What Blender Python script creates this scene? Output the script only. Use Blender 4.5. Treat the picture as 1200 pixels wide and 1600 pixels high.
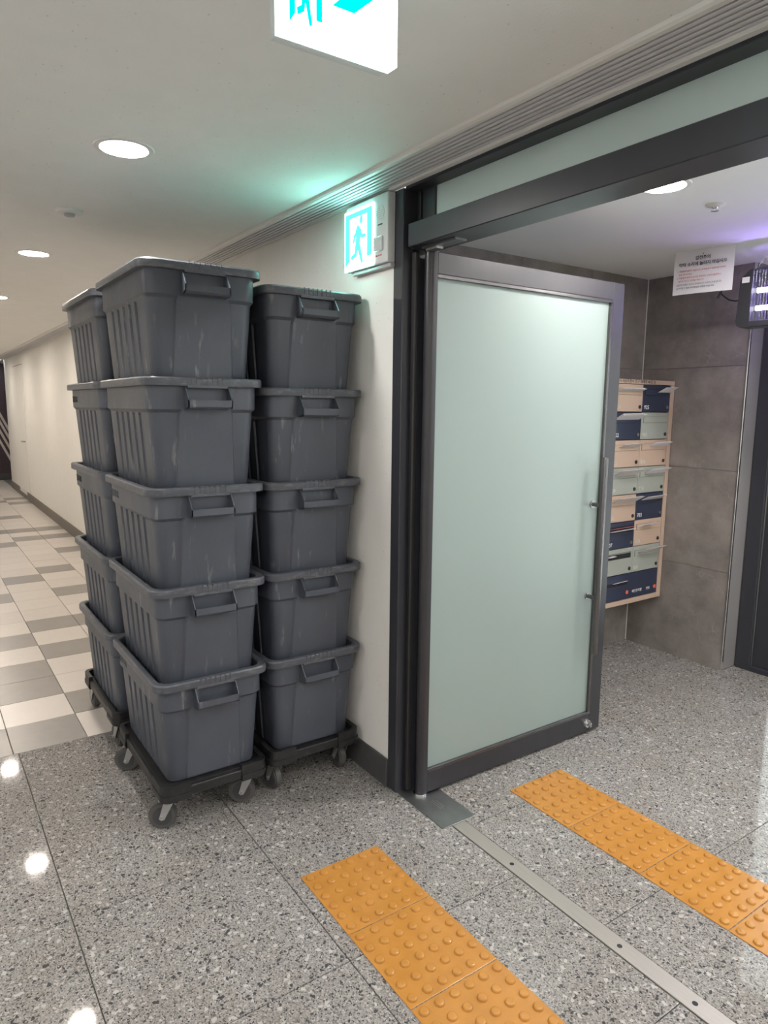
import bpy, bmesh, math, random
from mathutils import Matrix, Vector
random.seed(7)
scene = bpy.context.scene
for o in list(bpy.data.objects):
    bpy.data.objects.remove(o)
COL = scene.collection
PI = math.pi

# ------------------------------------------------------------------ camera
cam_d = bpy.data.cameras.new('camera')
cam_d.sensor_fit = 'VERTICAL'; cam_d.sensor_height = 36.0
cam_d.lens = 1079.08 / 1600 * 36.0
cam_d.clip_start = 0.02; cam_d.clip_end = 100
cam = bpy.data.objects.new('camera', cam_d); COL.objects.link(cam)
_r = Vector((0.5643265, 0.8254852, 0.0104794))
_d = Vector((0.1293753, -0.0758936, -0.9886871))
_f = Vector((-0.8153512, 0.5592981, -0.1496262))
m = Matrix.Identity(4)
for i in range(3):
    m[i][0] = _r[i]; m[i][1] = -_d[i]; m[i][2] = -_f[i]
m.translation = Vector((0, -1.48384, 1.50711))
cam.matrix_world = m
scene.camera = cam

# ------------------------------------------------------------------ world, exposure, lamp power
world = bpy.data.worlds.new('world'); scene.world = world; world.use_nodes = True
world.node_tree.nodes['Background'].inputs[0].default_value = (0.90, 0.95, 1.0, 1)   # overcast daylight outside the entrance
world.node_tree.nodes['Background'].inputs[1].default_value = 9.0
pd_ = bpy.data.lights.new('entrance_portal', 'AREA'); pd_.shape = 'RECTANGLE'; pd_.size = 4.5; pd_.size_y = 1.95
pd_.cycles.is_portal = True
po_ = bpy.data.objects.new('entrance_portal', pd_); COL.objects.link(po_); po_.location = (.3, 2.66, 1.08); po_.rotation_euler = (-math.pi/2, 0, 0)
vs = scene.view_settings
vs.view_transform = 'Standard'; vs.look = 'None'; vs.gamma = 1; vs.use_curve_mapping = False
vs.exposure = 0.12
LAMP_CORRIDOR = 285.0          # radiance of the recessed lamps
LAMP_LOBBY = 275.0
H = 2.28                       # corridor ceiling
HL = 2.30                      # lobby ceiling

# ------------------------------------------------------------------ node helpers
def mat(name, col=(.5, .5, .5), rough=.5, metal=0, coat=0, spec=.5):
    M = bpy.data.materials.new(name); M.use_nodes = True
    b = M.node_tree.nodes['Principled BSDF']
    b.inputs['Base Color'].default_value = (*col, 1)
    b.inputs['Roughness'].default_value = rough
    b.inputs['Metallic'].default_value = metal
    b.inputs['Coat Weight'].default_value = coat
    b.inputs['Specular IOR Level'].default_value = spec
    return M
def N(M, t, **kw):
    n = M.node_tree.nodes.new(t)
    for k, v in kw.items():
        if k in n.inputs: n.inputs[k].default_value = v
        else: setattr(n, k, v)
    return n
def L(M, a, b): M.node_tree.links.new(a, b)
def bsdf(M): return M.node_tree.nodes['Principled BSDF']
def coords(M, kind='Object', scale=(1, 1, 1), jitter=0):
    if kind == 'World':
        src = N(M, 'ShaderNodeNewGeometry').outputs['Position']
    else:
        src = N(M, 'ShaderNodeTexCoord').outputs[kind]
    if jitter:
        oi = N(M, 'ShaderNodeObjectInfo')
        ml = N(M, 'ShaderNodeMath', operation='MULTIPLY'); L(M, oi.outputs['Random'], ml.inputs[0]); ml.inputs[1].default_value = jitter
        ad = N(M, 'ShaderNodeVectorMath', operation='ADD'); L(M, src, ad.inputs[0]); L(M, ml.outputs[0], ad.inputs[1]); src = ad.outputs[0]
    mp = N(M, 'ShaderNodeMapping'); mp.inputs['Scale'].default_value = scale
    L(M, src, mp.inputs['Vector'])
    return mp.outputs['Vector']
def noise(M, vec, scale, detail=3, rough=.5):
    n = N(M, 'ShaderNodeTexNoise'); n.inputs['Scale'].default_value = scale
    n.inputs['Detail'].default_value = detail; n.inputs['Roughness'].default_value = rough
    L(M, vec, n.inputs['Vector']); return n.outputs['Fac']
def ramp(M, fac, stops, interp='LINEAR'):
    r = N(M, 'ShaderNodeValToRGB'); cr = r.color_ramp; cr.interpolation = interp
    while len(cr.elements) < len(stops): cr.elements.new(.5)
    for e, (p, c) in zip(cr.elements, stops):
        e.position = p; e.color = (*c, 1) if len(c) == 3 else c
    L(M, fac, r.inputs[0]); return r.outputs[0]
def mix(M, fac, a, b, mode='MIX'):
    n = N(M, 'ShaderNodeMix', data_type='RGBA', blend_type=mode)
    for v, s in ((fac, n.inputs[0]), (a, n.inputs[6]), (b, n.inputs[7])):
        if isinstance(v, (int, float)): s.default_value = v
        elif isinstance(v, tuple): s.default_value = (*v, 1)
        else: L(M, v, s)
    return n.outputs[2]
def bump(M, h, strength=.2, dist=.002):
    b = N(M, 'ShaderNodeBump'); b.inputs['Strength'].default_value = strength; b.inputs['Distance'].default_value = dist
    L(M, h, b.inputs['Height']); L(M, b.outputs[0], bsdf(M).inputs['Normal'])
def base(M, c): L(M, c, bsdf(M).inputs['Base Color'])
def g(v): return (v, v, v)

# ------------------------------------------------------------------ materials
def speckle_paint(name, col, spot=(.16, .15, .15)):
    M = mat(name, col, .75)
    v = coords(M, 'World')
    vo = N(M, 'ShaderNodeTexVoronoi'); vo.inputs['Scale'].default_value = 62; L(M, v, vo.inputs['Vector'])
    sep = N(M, 'ShaderNodeSeparateColor'); L(M, vo.outputs['Color'], sep.inputs[0])
    pick = ramp(M, sep.outputs[0], [(0, g(0)), (.86, g(0)), (.90, g(1))])
    near = ramp(M, vo.outputs['Distance'], [(.0, g(1)), (.08, g(1)), (.20, g(0))])
    sp = mix(M, 1.0, pick, near, 'MULTIPLY')
    n1 = noise(M, v, 9, 4)
    c = mix(M, ramp(M, n1, [(.3, g(0)), (.7, g(1))]), tuple(x*.965 for x in col), col)
    sc = N(M, 'ShaderNodeMath', operation='MULTIPLY'); L(M, sp, sc.inputs[0]); sc.inputs[1].default_value = .38
    base(M, mix(M, sc.outputs[0], c, spot))
    bump(M, noise(M, v, 140, 4), .25, .002)
    return M
M_wall = speckle_paint('speckled_wall_paper', (.76, .745, .71))
M_ceil = speckle_paint('speckled_ceiling_paint', (.79, .785, .765), (.2, .2, .2))
M_lceil = mat('lobby_ceiling_paint', (.80, .795, .785), .8)
M_trimw = mat('white_trim', (.70, .69, .67), .45)
M_grille = mat('grille_aluminium', (.60, .59, .61), .45)
M_plenum = mat('grille_recess', (.42, .42, .43), .8)
M_black = mat('dark_frame_aluminium', (.028, .029, .036), .38)
nv = noise(M_black, coords(M_black, 'World', (2, 2, .6)), 9, 4)
base(M_black, mix(M_black, nv, (.024, .025, .031), (.036, .037, .046)))
M_leaf = mat('bronze_leaf_aluminium', (.055, .052, .056), .36, .05)
nv = noise(M_leaf, coords(M_leaf, 'World', (3, 3, .5)), 14, 4)
base(M_leaf, mix(M_leaf, nv, (.024, .023, .027), (.036, .034, .039)))
M_gasket = mat('black_rubber_gasket', (.012, .012, .013), .5)
M_chrome = mat('chrome', (.75, .75, .76), .12, 1)
M_steel = mat('brushed_steel', (.42, .42, .42), .34, 1)
base(M_steel, mix(M_steel, noise(M_steel, coords(M_steel, 'World', (1, 60, 60)), 8, 3), (.34, .34, .34), (.50, .495, .48)))
M_plate = mat('floor_hinge_steel', (.27, .28, .28), .36, .9)
base(M_plate, mix(M_plate, noise(M_plate, coords(M_plate, 'World'), 26, 5), (.22, .23, .23), (.33, .34, .335)))
M_rail = mat('worn_rail_metal', (.36, .34, .305), .42, .55)
base(M_rail, mix(M_rail, noise(M_rail, coords(M_rail, 'World', (1, 30, 1)), 12, 4), (.31, .295, .265), (.42, .395, .355)))
M_clad = mat('satin_steel_cladding', (.33, .32, .32), .45, .45)
M_darkbar = mat('handle_steel', (.16, .15, .155), .25, .9)
M_base = mat('dark_baseboard', (.062, .063, .064), .5)
base(M_base, mix(M_base, noise(M_base, coords(M_base, 'World'), 40, 4), (.05, .051, .052), (.075, .075, .076)))
M_base2 = mat('stone_skirting', (.15, .13, .115), .5)

def granite(name):
    M = mat(name, (.35, .34, .33), .16, 0, 0, .42)
    v = coords(M, 'World', (1, 1, 1), 37.0)
    wob = N(M, 'ShaderNodeTexNoise'); wob.inputs['Scale'].default_value = 90; L(M, v, wob.inputs['Vector'])
    sc = N(M, 'ShaderNodeVectorMath', operation='SCALE'); L(M, wob.outputs['Color'], sc.inputs[0]); sc.inputs['Scale'].default_value = .006
    ad = N(M, 'ShaderNodeVectorMath', operation='ADD'); L(M, v, ad.inputs[0]); L(M, sc.outputs[0], ad.inputs[1]); vw = ad.outputs[0]
    def cells(scale):
        vo = N(M, 'ShaderNodeTexVoronoi'); vo.inputs['Scale'].default_value = scale; L(M, vw, vo.inputs['Vector'])
        sep = N(M, 'ShaderNodeSeparateColor'); L(M, vo.outputs['Color'], sep.inputs[0]); return sep.outputs
    a = cells(270)
    c1 = ramp(M, a[0], [(0, (.05, .05, .051)), (.07, (.125, .12, .115)), (.20, (.20, .191, .181)), (.44, (.255, .243, .229)), (.74, (.305, .291, .274)), (.95, (.39, .376, .357))], 'CONSTANT')
    b = cells(95)
    c2 = mix(M, ramp(M, b[0], [(0, g(0)), (.96, g(1))], 'CONSTANT'), c1, (.40, .387, .368))
    d = cells(120)
    c3 = mix(M, ramp(M, d[1], [(0, g(0)), (.965, g(1))], 'CONSTANT'), c2, (.06, .06, .062))
    big = noise(M, v, 5, 3)
    base(M, mix(M, ramp(M, big, [(.35, g(0)), (.65, g(1))]), mix(M, 1.0, c3, (.90, .88, .86), 'MULTIPLY'), c3))
    rr = ramp(M, a[1], [(0, g(.03)), (1, g(.06))]); L(M, rr, bsdf(M).inputs['Roughness'])
    return M
M_granite = granite('polished_granite')
M_grout = mat('dark_joint_grout', (.15, .14, .13), .8)

def tile_mat(name, lo, hi):
    M = mat(name, lo, .3)
    v = coords(M, 'World', (1, 1, 1), 11.0)
    n1 = noise(M, v, 18, 5); n2 = noise(M, v, 160, 2)
    c = mix(M, n1, lo, hi)
    oi = N(M, 'ShaderNodeObjectInfo')
    tone = ramp(M, oi.outputs['Random'], [(0, g(.93)), (1, g(1.0))])
    c = mix(M, 1.0, c, tone, 'MULTIPLY')
    base(M, mix(M, ramp(M, n2, [(.62, g(0)), (.75, g(.3))]), c, tuple(x*.8 for x in lo)))
    return M
M_tile_c = tile_mat('cream_porcelain', (.57, .52, .475), (.63, .58, .53))
M_tile_g = tile_mat('grey_porcelain', (.235, .215, .195), (.29, .265, .24))

M_marble = mat('grey_brown_marble', (.15, .135, .125), .3)
v = coords(M_marble, 'World', (1, 1, 1), 5.0)
n1 = noise(M_marble, v, 5.5, 7, .68)
wv = N(M_marble, 'ShaderNodeTexNoise'); wv.inputs['Scale'].default_value = 2.5; wv.inputs['Detail'].default_value = 5; wv.inputs['Distortion'].default_value = 1.2
L(M_marble, v, wv.inputs['Vector'])
vein = ramp(M_marble, wv.outputs['Fac'], [(.492, g(0)), (.5, g(1)), (.508, g(0))])
brk = ramp(M_marble, noise(M_marble, v, 5, 2), [(.48, g(0)), (.62, g(.75))])
vmask = mix(M_marble, 1.0, vein, brk, 'MULTIPLY')
cb = mix(M_marble, ramp(M_marble, n1, [(.3, g(0)), (.7, g(1))]), (.165, .146, .134), (.285, .256, .236))
base(M_marble, mix(M_marble, vmask, cb, (.33, .31, .29)))
M_joint = mat('brown_joint', (.13, .115, .105), .7)

def tote_mat(name):
    M = mat(name, (.07, .075, .085), .42)
    v = coords(M, 'Object', (1, 1, 1), 23.0)
    n1 = noise(M, v, 5, 4)
    c = mix(M, ramp(M, n1, [(.3, g(0)), (.7, g(1))]), (.053, .061, .080), (.067, .075, .092))
    vs_ = coords(M, 'Object', (26, 26, 4.5), 23.0)
    st = noise(M, vs_, 1.6, 5, .6)
    pat = noise(M, coords(M, 'Object', (5, 5, 3), 51.0), 1.5, 2)
    scuff = mix(M, 1.0, ramp(M, st, [(.60, g(0)), (.70, g(1))]), ramp(M, pat, [(.42, g(0)), (.60, g(.75))]), 'MULTIPLY')
    fine = ramp(M, noise(M, coords(M, 'Object', (60, 60, 8), 9.0), 3, 4, .7), [(.55, g(0)), (.85, g(.22))])
    c = mix(M, fine, c, (.13, .13, .132))
    base(M, mix(M, scuff, c, (.23, .235, .24)))
    L(M, ramp(M, n1, [(.3, g(.36)), (.7, g(.5))]), bsdf(M).inputs['Roughness'])
    bump(M, noise(M, v, 220, 2), .12, .0008)
    return M
M_tote = tote_mat('grey_tote_plastic')
M_rim = mat('scuffed_rim_plastic', (.09, .095, .10), .4)
v = coords(M_rim, 'Object', (1, 1, 3), 31.0)
base(M_rim, mix(M_rim, ramp(M_rim, noise(M_rim, v, 26, 6, .7), [(.50, g(0)), (.72, g(.75))]), (.068, .074, .089), (.17, .172, .176)))
M_mark = mat('dark_stamped_print', (.02, .02, .024), .5)
M_emb = mat('worn_stamped_print', (.078, .084, .098), .5)
M_dolly = mat('black_dolly_plastic', (.018, .018, .019), .45)
base(M_dolly, mix(M_dolly, ramp(M_dolly, noise(M_dolly, coords(M_dolly, 'Object', (1, 1, 1), 3.0), 30, 5, .7), [(.5, g(0)), (.8, g(1))]), (.013, .013, .014), (.036, .035, .035)))
M_tyre = mat('grey_rubber_tyre', (.075, .073, .070), .6)
M_hub = mat('dark_wheel_hub', (.045, .045, .047), .45)
M_fork = mat('galvanised_fork', (.45, .455, .45), .38, .85)
M_yellow = mat('amber_tactile_plastic', (.4, .18, .04), .2)
v = coords(M_yellow, 'World')
base(M_yellow, mix(M_yellow, ramp(M_yellow, noise(M_yellow, v, 14, 5), [(.3, g(0)), (.7, g(1))]), (.375, .170, .034), (.435, .203, .045)))
M_white_pl = mat('white_plastic', (.62, .63, .63), .35)
M_greypl = mat('grey_plastic', (.36, .36, .37), .4)
M_print_dark = mat('dark_print', (.03, .03, .035), .6)
M_print_red = mat('red_print', (.55, .04, .04), .6)
M_print_white = mat('white_print', (.75, .76, .75), .6)
M_print_pale = mat('pale_print', (.52, .52, .47), .6)
M_tan = mat('tan_lacquer', (.45, .335, .26), .45)
M_navy = mat('navy_lacquer', (.022, .029, .058), .42)
M_sage = mat('sage_lacquer', (.30, .32, .285), .42)
M_slot = mat('dark_slot', (.01, .01, .012), .7)
M_brass = mat('dark_lock_metal', (.10, .09, .09), .3, .9)
M_orange = mat('orange_lock', (.62, .13, .07), .4)
M_paper = mat('white_paper', (.78, .77, .80), .8)
M_env = mat('envelope_paper', (.66, .63, .61), .8)
M_pink = mat('pink_envelope', (.70, .22, .24), .8)
M_purple = mat('dark_purple_paint', (.055, .034, .045), .6)
M_stripe = mat('cream_stripe_paint', (.62, .55, .49), .6)
M_clearw = mat('clear_plastic', (.6, .62, .62), .25)

def emit(name, col, s):
    M = bpy.data.materials.new(name); M.use_nodes = True
    nt = M.node_tree; nt.nodes.remove(nt.nodes['Principled BSDF'])
    e = nt.nodes.new('ShaderNodeEmission'); e.inputs[0].default_value = (*col, 1); e.inputs[1].default_value = s
    nt.links.new(e.outputs[0], nt.nodes['Material Output'].inputs[0]); return M
M_lamp = emit('neutral_lamp', (1, .965, .94), LAMP_CORRIDOR)
M_lampw = emit('warm_corridor_lamp', (1, .90, .79), LAMP_CORRIDOR)
M_lampl = emit('lobby_lamp', (1, .955, .92), LAMP_LOBBY)
M_exit_w = emit('exit_panel_white', (.62, 1.0, .92), 7.5)
M_exit_g = emit('exit_panel_green', (.0, .78, .66), 1.35)
M_exit_w2 = emit('small_exit_panel_white', (.34, 1.0, .84), 24.0)
M_exit_g2 = emit('small_exit_panel_green', (.16, 1.0, .93), 1.15)
M_uv = emit('violet_tube', (.40, .27, 1.0), 42.0)
M_uvw = emit('white_tube_end', (.86, .82, 1.0), 9.0)

# frosted glass: diffuse + translucent + soft gloss
def frosted(name, dc, tc, mixf, rough):
    M = bpy.data.materials.new(name); M.use_nodes = True
    nt = M.node_tree; nt.nodes.remove(nt.nodes['Principled BSDF'])
    di = nt.nodes.new('ShaderNodeBsdfDiffuse'); di.inputs[0].default_value = (*dc, 1)
    tr = nt.nodes.new('ShaderNodeBsdfTranslucent'); tr.inputs[0].default_value = (*tc, 1)
    gl = nt.nodes.new('ShaderNodeBsdfGlossy'); gl.inputs[0].default_value = (.9, .95, .93, 1); gl.inputs['Roughness'].default_value = rough
    m1 = nt.nodes.new('ShaderNodeMixShader'); m1.inputs[0].default_value = mixf
    nt.links.new(di.outputs[0], m1.inputs[1]); nt.links.new(tr.outputs[0], m1.inputs[2])
    fr = nt.nodes.new('ShaderNodeFresnel'); fr.inputs[0].default_value = 1.5
    m2 = nt.nodes.new('ShaderNodeMixShader'); nt.links.new(fr.outputs[0], m2.inputs[0])
    nt.links.new(m1.outputs[0], m2.inputs[1]); nt.links.new(gl.outputs[0], m2.inputs[2])
    nt.links.new(m2.outputs[0], nt.nodes['Material Output'].inputs[0]); return M
M_frost = frosted('frosted_glass', (.42, .505, .482), (.60, .71, .68), .45, .34)
M_frost2 = frosted('frosted_transom_glass', (.66, .73, .70), (.80, .88, .85), .5, .25)
# clear glass
M_glass = bpy.data.materials.new('clear_glass'); M_glass.use_nodes = True
nt = M_glass.node_tree; nt.nodes.remove(nt.nodes['Principled BSDF'])
tp = nt.nodes.new('ShaderNodeBsdfTransparent'); tp.inputs[0].default_value = (.93, .97, .955, 1)
gl = nt.nodes.new('ShaderNodeBsdfGlossy'); gl.inputs['Roughness'].default_value = .02
fr = nt.nodes.new('ShaderNodeFresnel'); fr.inputs[0].default_value = 1.3
ms = nt.nodes.new('ShaderNodeMixShader'); nt.links.new(fr.outputs[0], ms.inputs[0])
nt.links.new(tp.outputs[0], ms.inputs[1]); nt.links.new(gl.outputs[0], ms.inputs[2])
nt.links.new(ms.outputs[0], nt.nodes['Material Output'].inputs[0])

# ------------------------------------------------------------------ mesh helpers
def link(name, me, M=None, parent=None, loc=None, rot=None):
    o = bpy.data.objects.new(name, me); COL.objects.link(o)
    if M is not None and me is not None and len(me.materials) == 0: me.materials.append(M)
    if parent: o.parent = parent
    if loc: o.location = loc
    if rot: o.rotation_euler = rot
    return o
def bmesh_to(name, bm, smooth=False, ang=35):
    me = bpy.data.meshes.new(name); bmesh.ops.recalc_face_normals(bm, faces=bm.faces)
    if smooth:
        for f in bm.faces: f.smooth = True
    bm.to_mesh(me); bm.free()
    if smooth: me.set_sharp_from_angle(angle=math.radians(ang))
    return me
def box_bm(bm, x0, x1, y0, y1, z0, z1, bev=0, seg=1):
    r = bmesh.ops.create_cube(bm, size=1)
    vs_ = r['verts']
    for v in vs_:
        v.co = Vector(((x0+x1)/2 + v.co.x*(x1-x0), (y0+y1)/2 + v.co.y*(y1-y0), (z0+z1)/2 + v.co.z*(z1-z0)))
    if bev:
        es = list({e for v in vs_ for e in v.link_edges})
        bmesh.ops.bevel(bm, geom=es, offset=bev, segments=seg, affect='EDGES', profile=.5)
def box(name, x0, x1, y0, y1, z0, z1, M, parent=None, bev=0, seg=1, loc=None):
    bm = bmesh.new(); box_bm(bm, x0, x1, y0, y1, z0, z1, bev, seg)
    return link(name, bmesh_to(name, bm, bev > 0 and seg > 1), M, parent, loc)
def cyl_bm(bm, p0, p1, r0, r1=None, n=20, cap=True):
    p0 = Vector(p0); p1 = Vector(p1); r1 = r0 if r1 is None else r1
    d = p1 - p0; q = d.to_track_quat('Z', 'Y').to_matrix().to_4x4(); q.translation = (p0+p1)/2
    bmesh.ops.create_cone(bm, cap_ends=cap, segments=n, radius1=r0, radius2=r1, depth=d.length, matrix=q)
def cyl(name, p0, p1, r, M, parent=None, r1=None, n=20, smooth=True):
    bm = bmesh.new(); cyl_bm(bm, p0, p1, r, r1, n)
    return link(name, bmesh_to(name, bm, smooth), M, parent)
def lathe(name, prof, M, parent=None, n=32, loc=None):
    bm = bmesh.new(); rings = []
    for r, z in prof:
        if r < 1e-6: rings.append([bm.verts.new((0, 0, z))])
        else: rings.append([bm.verts.new((r*math.cos(2*PI*i/n), r*math.sin(2*PI*i/n), z)) for i in range(n)])
    for a, b in zip(rings, rings[1:]):
        for i in range(n):
            j = (i+1) % n
            if len(a) == 1 and len(b) == 1: continue
            if len(a) == 1: bm.faces.new((a[0], b[i], b[j]))
            elif len(b) == 1: bm.faces.new((a[i], a[j], b[0]))
            else: bm.faces.new((a[i], a[j], b[j], b[i]))
    return link(name, bmesh_to(name, bm, True), M, parent, loc)
def loft_bm(bm, loops, close_first=True, close_last=True):
    R = [[bm.verts.new(p) for p in lp] for lp in loops]
    n = len(R[0])
    for a, b in zip(R, R[1:]):
        for i in range(n):
            j = (i+1) % n; bm.faces.new((a[i], a[j], b[j], b[i]))
    if close_first: bm.faces.new(R[0][::-1])
    if close_last: bm.faces.new(R[-1])
def tube_bm(bm, pts, r, n=8):
    pts = [Vector(p) for p in pts]; loops = []
    for i, p in enumerate(pts):
        t = (pts[min(i+1, len(pts)-1)] - pts[max(i-1, 0)]).normalized()
        u = t.orthogonal().normalized() if i == 0 else (u - t*u.dot(t)).normalized()
        w = t.cross(u)
        loops.append([p + r*(math.cos(2*PI*k/n)*u + math.sin(2*PI*k/n)*w) for k in range(n)])
    loft_bm(bm, loops)
def tube(name, pts, r, M, parent=None, n=8):
    bm = bmesh.new(); tube_bm(bm, pts, r, n)
    return link(name, bmesh_to(name, bm, True), M, parent)
def poly_bm(bm, pts, t, mtx=None):
    """flat polygon in local xy, thickness t along +z"""
    lo = [Vector((x, y, 0)) for x, y in pts]; hi = [Vector((x, y, t)) for x, y in pts]
    if mtx: lo = [mtx @ p for p in lo]; hi = [mtx @ p for p in hi]
    loft_bm(bm, [lo, hi])
def text_mesh(s, size, depth=.0004, align='LEFT', bold=0):
    cu = bpy.data.curves.new('lettering', 'FONT'); cu.body = s; cu.size = size; cu.extrude = depth
    cu.align_x = align; cu.align_y = 'BOTTOM_BASELINE'; cu.resolution_u = 2; cu.offset = bold
    o = bpy.data.objects.new('lettering_tmp', cu); COL.objects.link(o)
    bpy.context.view_layer.update()
    me = bpy.data.meshes.new_from_object(o.evaluated_get(bpy.context.evaluated_depsgraph_get()))
    bpy.data.objects.remove(o); bpy.data.curves.remove(cu)
    return me
def text(name, s, size, M, parent, mtx, align='LEFT', depth=.0004, bold=0):
    me = text_mesh(s, size, depth, align, bold); me.materials.clear()
    me.transform(mtx)
    return link(name, me, M, parent)
def frame_mtx(origin, xdir, ydir):
    x = Vector(xdir).normalized(); y = Vector(ydir).normalized(); z = x.cross(y)
    m_ = Matrix.Identity(4)
    for i in range(3): m_[i][0] = x[i]; m_[i][1] = y[i]; m_[i][2] = z[i]
    m_.translation = Vector(origin); return m_
def empty(name, loc=(0, 0, 0), rz=0):
    o = bpy.data.objects.new(name, None); COL.objects.link(o); o.location = loc; o.rotation_euler = (0, 0, rz)
    o.empty_display_size = .05; return o
def tag(o, label, cat, group=None):
    o['label'] = label; o['category'] = cat
    if group: o['group'] = group
    return o
def struct(o, label=None, cat=None):
    o['kind'] = 'structure'
    if label: o['label'] = label
    if cat: o['category'] = cat
    return o

# ================================================================== SETTING
YB = -1.85                      # corridor wall opposite
YH = -4.6                       # hall behind the photographer
XH = -4.0
XR = 2.6                        # right end
XE = -15.6                      # far end wall
# ---- floor
fl = struct(box('floor', XE-.2, XR+.2, YH-.2, 2.75, -.06, -.006, M_grout), 'floor of speckled granite slabs and cream and grey corridor tiles', 'floor')
slab_cache = {}
def slab(name, x0, x1, y0, y1, M, joint=.0028):
    w = round(x1-x0-joint, 4); d = round(y1-y0-joint, 4); key = (w, d, M.name)
    if key not in slab_cache:
        bm = bmesh.new(); c = .0012
        lo = [(-w/2, -d/2, -.0065), (w/2, -d/2, -.0065), (w/2, d/2, -.0065), (-w/2, d/2, -.0065)]
        mid = [(x, y, -c) for x, y, _ in lo]
        top = [(x - math.copysign(c, x), y - math.copysign(c, y), 0) for x, y, _ in lo]
        loft_bm(bm, [lo, mid, top]); slab_cache[key] = bmesh_to(name, bm); slab_cache[key].materials.append(M)
    return link(name, slab_cache[key], None, fl, ((x0+x1)/2, (y0+y1)/2, 0))
gx = [-3.217, -2.617, -2.030, -1.443, -.856, -.269, .318, .905, 1.492, 2.079, XR+.1]
gy = [YH-.05, -4.209, -3.606, -3.003, -2.40, -1.797, -1.194, -.591, .044]
for a, b in zip(gx, gx[1:]):
    for c, d in zip(gy, gy[1:]): slab('granite_slab', a, b, c, d, M_granite)
lx = [-2.83, -2.32, -1.73, -1.14, -.55, .04, .63, 1.22, 1.81, XR+.1]
ly = [.105, .684, 1.275, 1.866, 2.60]
slab('granite_slab', lx[0], -1.745, .044, .105, M_granite)
for a, b in zip(lx, lx[1:]):
    for c, d in zip(ly, ly[1:]): slab('granite_slab', a, b, c, d, M_granite)
ty = [0.0, -.31, -.61, -.912, -1.214, -1.518, YB-.05]
grey = {('d', 0), ('d', 2), ('d', 3), ('d', 5), ('d', 9), ('c', 1), ('c', 4), ('c', 6), ('c', 11), ('b', 9), ('b', 12), ('b', 3), ('b', 6), ('a', 4), ('a', 8), ('b', 18), ('c', 17), ('a', 15), ('a', 18), ('b', 22), ('a', 23)}
P = .2915
k = 0; x = -3.217
while x > XE:
    x2 = max(x - P, XE)
    for ci, (y1, y0) in enumerate(zip(ty, ty[1:])):
        if ci > 4 and k > 12: continue
        c = 'abcdefghi'[ci]
        if ci < 4 and k < 20: gr = (c, k) in grey
        else: gr = random.random() < (.22 if ci < 4 else .35)
        slab('floor_tile', x2, x, y0, y1, M_tile_g if gr else M_tile_c, .003)
    x = x2; k += 1
box('floor_tile', XE, -3.22 - 13*P, YB-.05, ty[5], -.0065, -.0002, M_tile_c, fl)
box('floor_tile', XH, -3.22, YH, YB-.05, -.0065, -.0002, M_tile_c, fl)
box('floor_tile', XE, -14.15, 0.0, 1.5, -.0065, -.0002, M_tile_g, fl)

# ---- ceilings
ce = struct(box('ceiling', XE-.1, XR+.1, YH-.1, -.166, H, H+.08, M_ceil), 'off-white speckled corridor ceiling', 'ceiling')
struct(box('ceiling_lobby', -2.85, XR+.1, .04, 2.75, HL, HL+.08, M_lceil), 'plain white lobby ceiling beyond the doorway', 'ceiling')
struct(box('ceiling_side_passage', XE-.1, -14.15, -.02, 1.6, H, H+.08, M_ceil), 'ceiling of the side passage at the far end', 'ceiling')
# ---- linear air grille along the wall
gr = empty('linear_air_grille', (0, 0, 0))
tag(gr, 'long white slatted air grille running along the ceiling edge above the doorway', 'air grille')
XG0, XG1 = -14.1, XR
box('recess_panel', XG0, XG1, -.1655, -.001, H+.022, H+.03, M_plenum, gr)
bm = bmesh.new()
prof = [(-.172, 2.2795), (-.168, 2.272), (-.160, 2.268), (-.146, 2.268), (-.136, 2.273), (-.136, 2.300), (-.166, 2.300), (-.166, 2.2795)]
loft_bm(bm, [[(XG0, y, z) for y, z in prof], [(XG1, y, z) for y, z in prof]])
link('outer_flange', bmesh_to('outer_flange', bm), M_trimw, gr)
box('inner_flange', XG0, -2.125, -.019, -.002, 2.270, 2.302, M_trimw, gr, .002)
box('inner_flange', -2.125, XG1, -.024, -.001, 2.262, 2.302, M_trimw, gr, .002)
for i in range(6):
    y = -.1265 + i*.0196
    box('slat', XG0, XG1, y-.0058, y+.0058, 2.270, 2.288, M_grille, gr, .0015)
bm = bmesh.new(); xx = -9.0
while xx < 1.0:
    box_bm(bm, xx-.0015, xx+.0015, -.136, -.019, 2.278, 2.290); xx += .028
cb_ = link('cross_bars', bmesh_to('cross_bars', bm), M_grille, gr); cb_['kind'] = 'stuff'

# ---- corridor wall (with doorway to the right)
JX = -2.114
wm = struct(box('wall_corridor', -14.15, JX, 0, .14, 0, H+.05, M_wall), 'off-white speckled wall running down the corridor beside the bins', 'wall')
struct(box('wall_corridor_side', -14.15, -14.03, .14, 1.6, 0, H+.05, M_wall), 'white return wall at the far corridor corner', 'wall')
struct(box('wall_end', XE-.12, XE, YB, 1.6, 0, H+.05, M_purple), 'dark purple end wall with diagonal cream stripes', 'wall')
struct(box('wall_side_passage', XE, -14.03, 1.6, 1.7, 0, H+.05, M_wall), 'white wall closing the side passage', 'wall')
struct(box('wall_corridor_opposite', XE-.12, XH, YB-.1, YB, 0, H+.05, M_wall), 'white corridor wall opposite the bins', 'wall')
struct(box('wall_hall_side', XH-.1, XH, YH, YB-.1, 0, H+.05, M_wall), 'white side wall of the hall', 'wall')
struct(box('wall_behind', XH-.1, XR+.1, YH-.1, YH, 0, H+.05, M_wall), 'white hall wall behind the camera', 'wall')
struct(box('wall_right', XR, XR+.1, YH, 2.7, 0, H+.07, M_wall), 'white wall closing the right end', 'wall')
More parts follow.
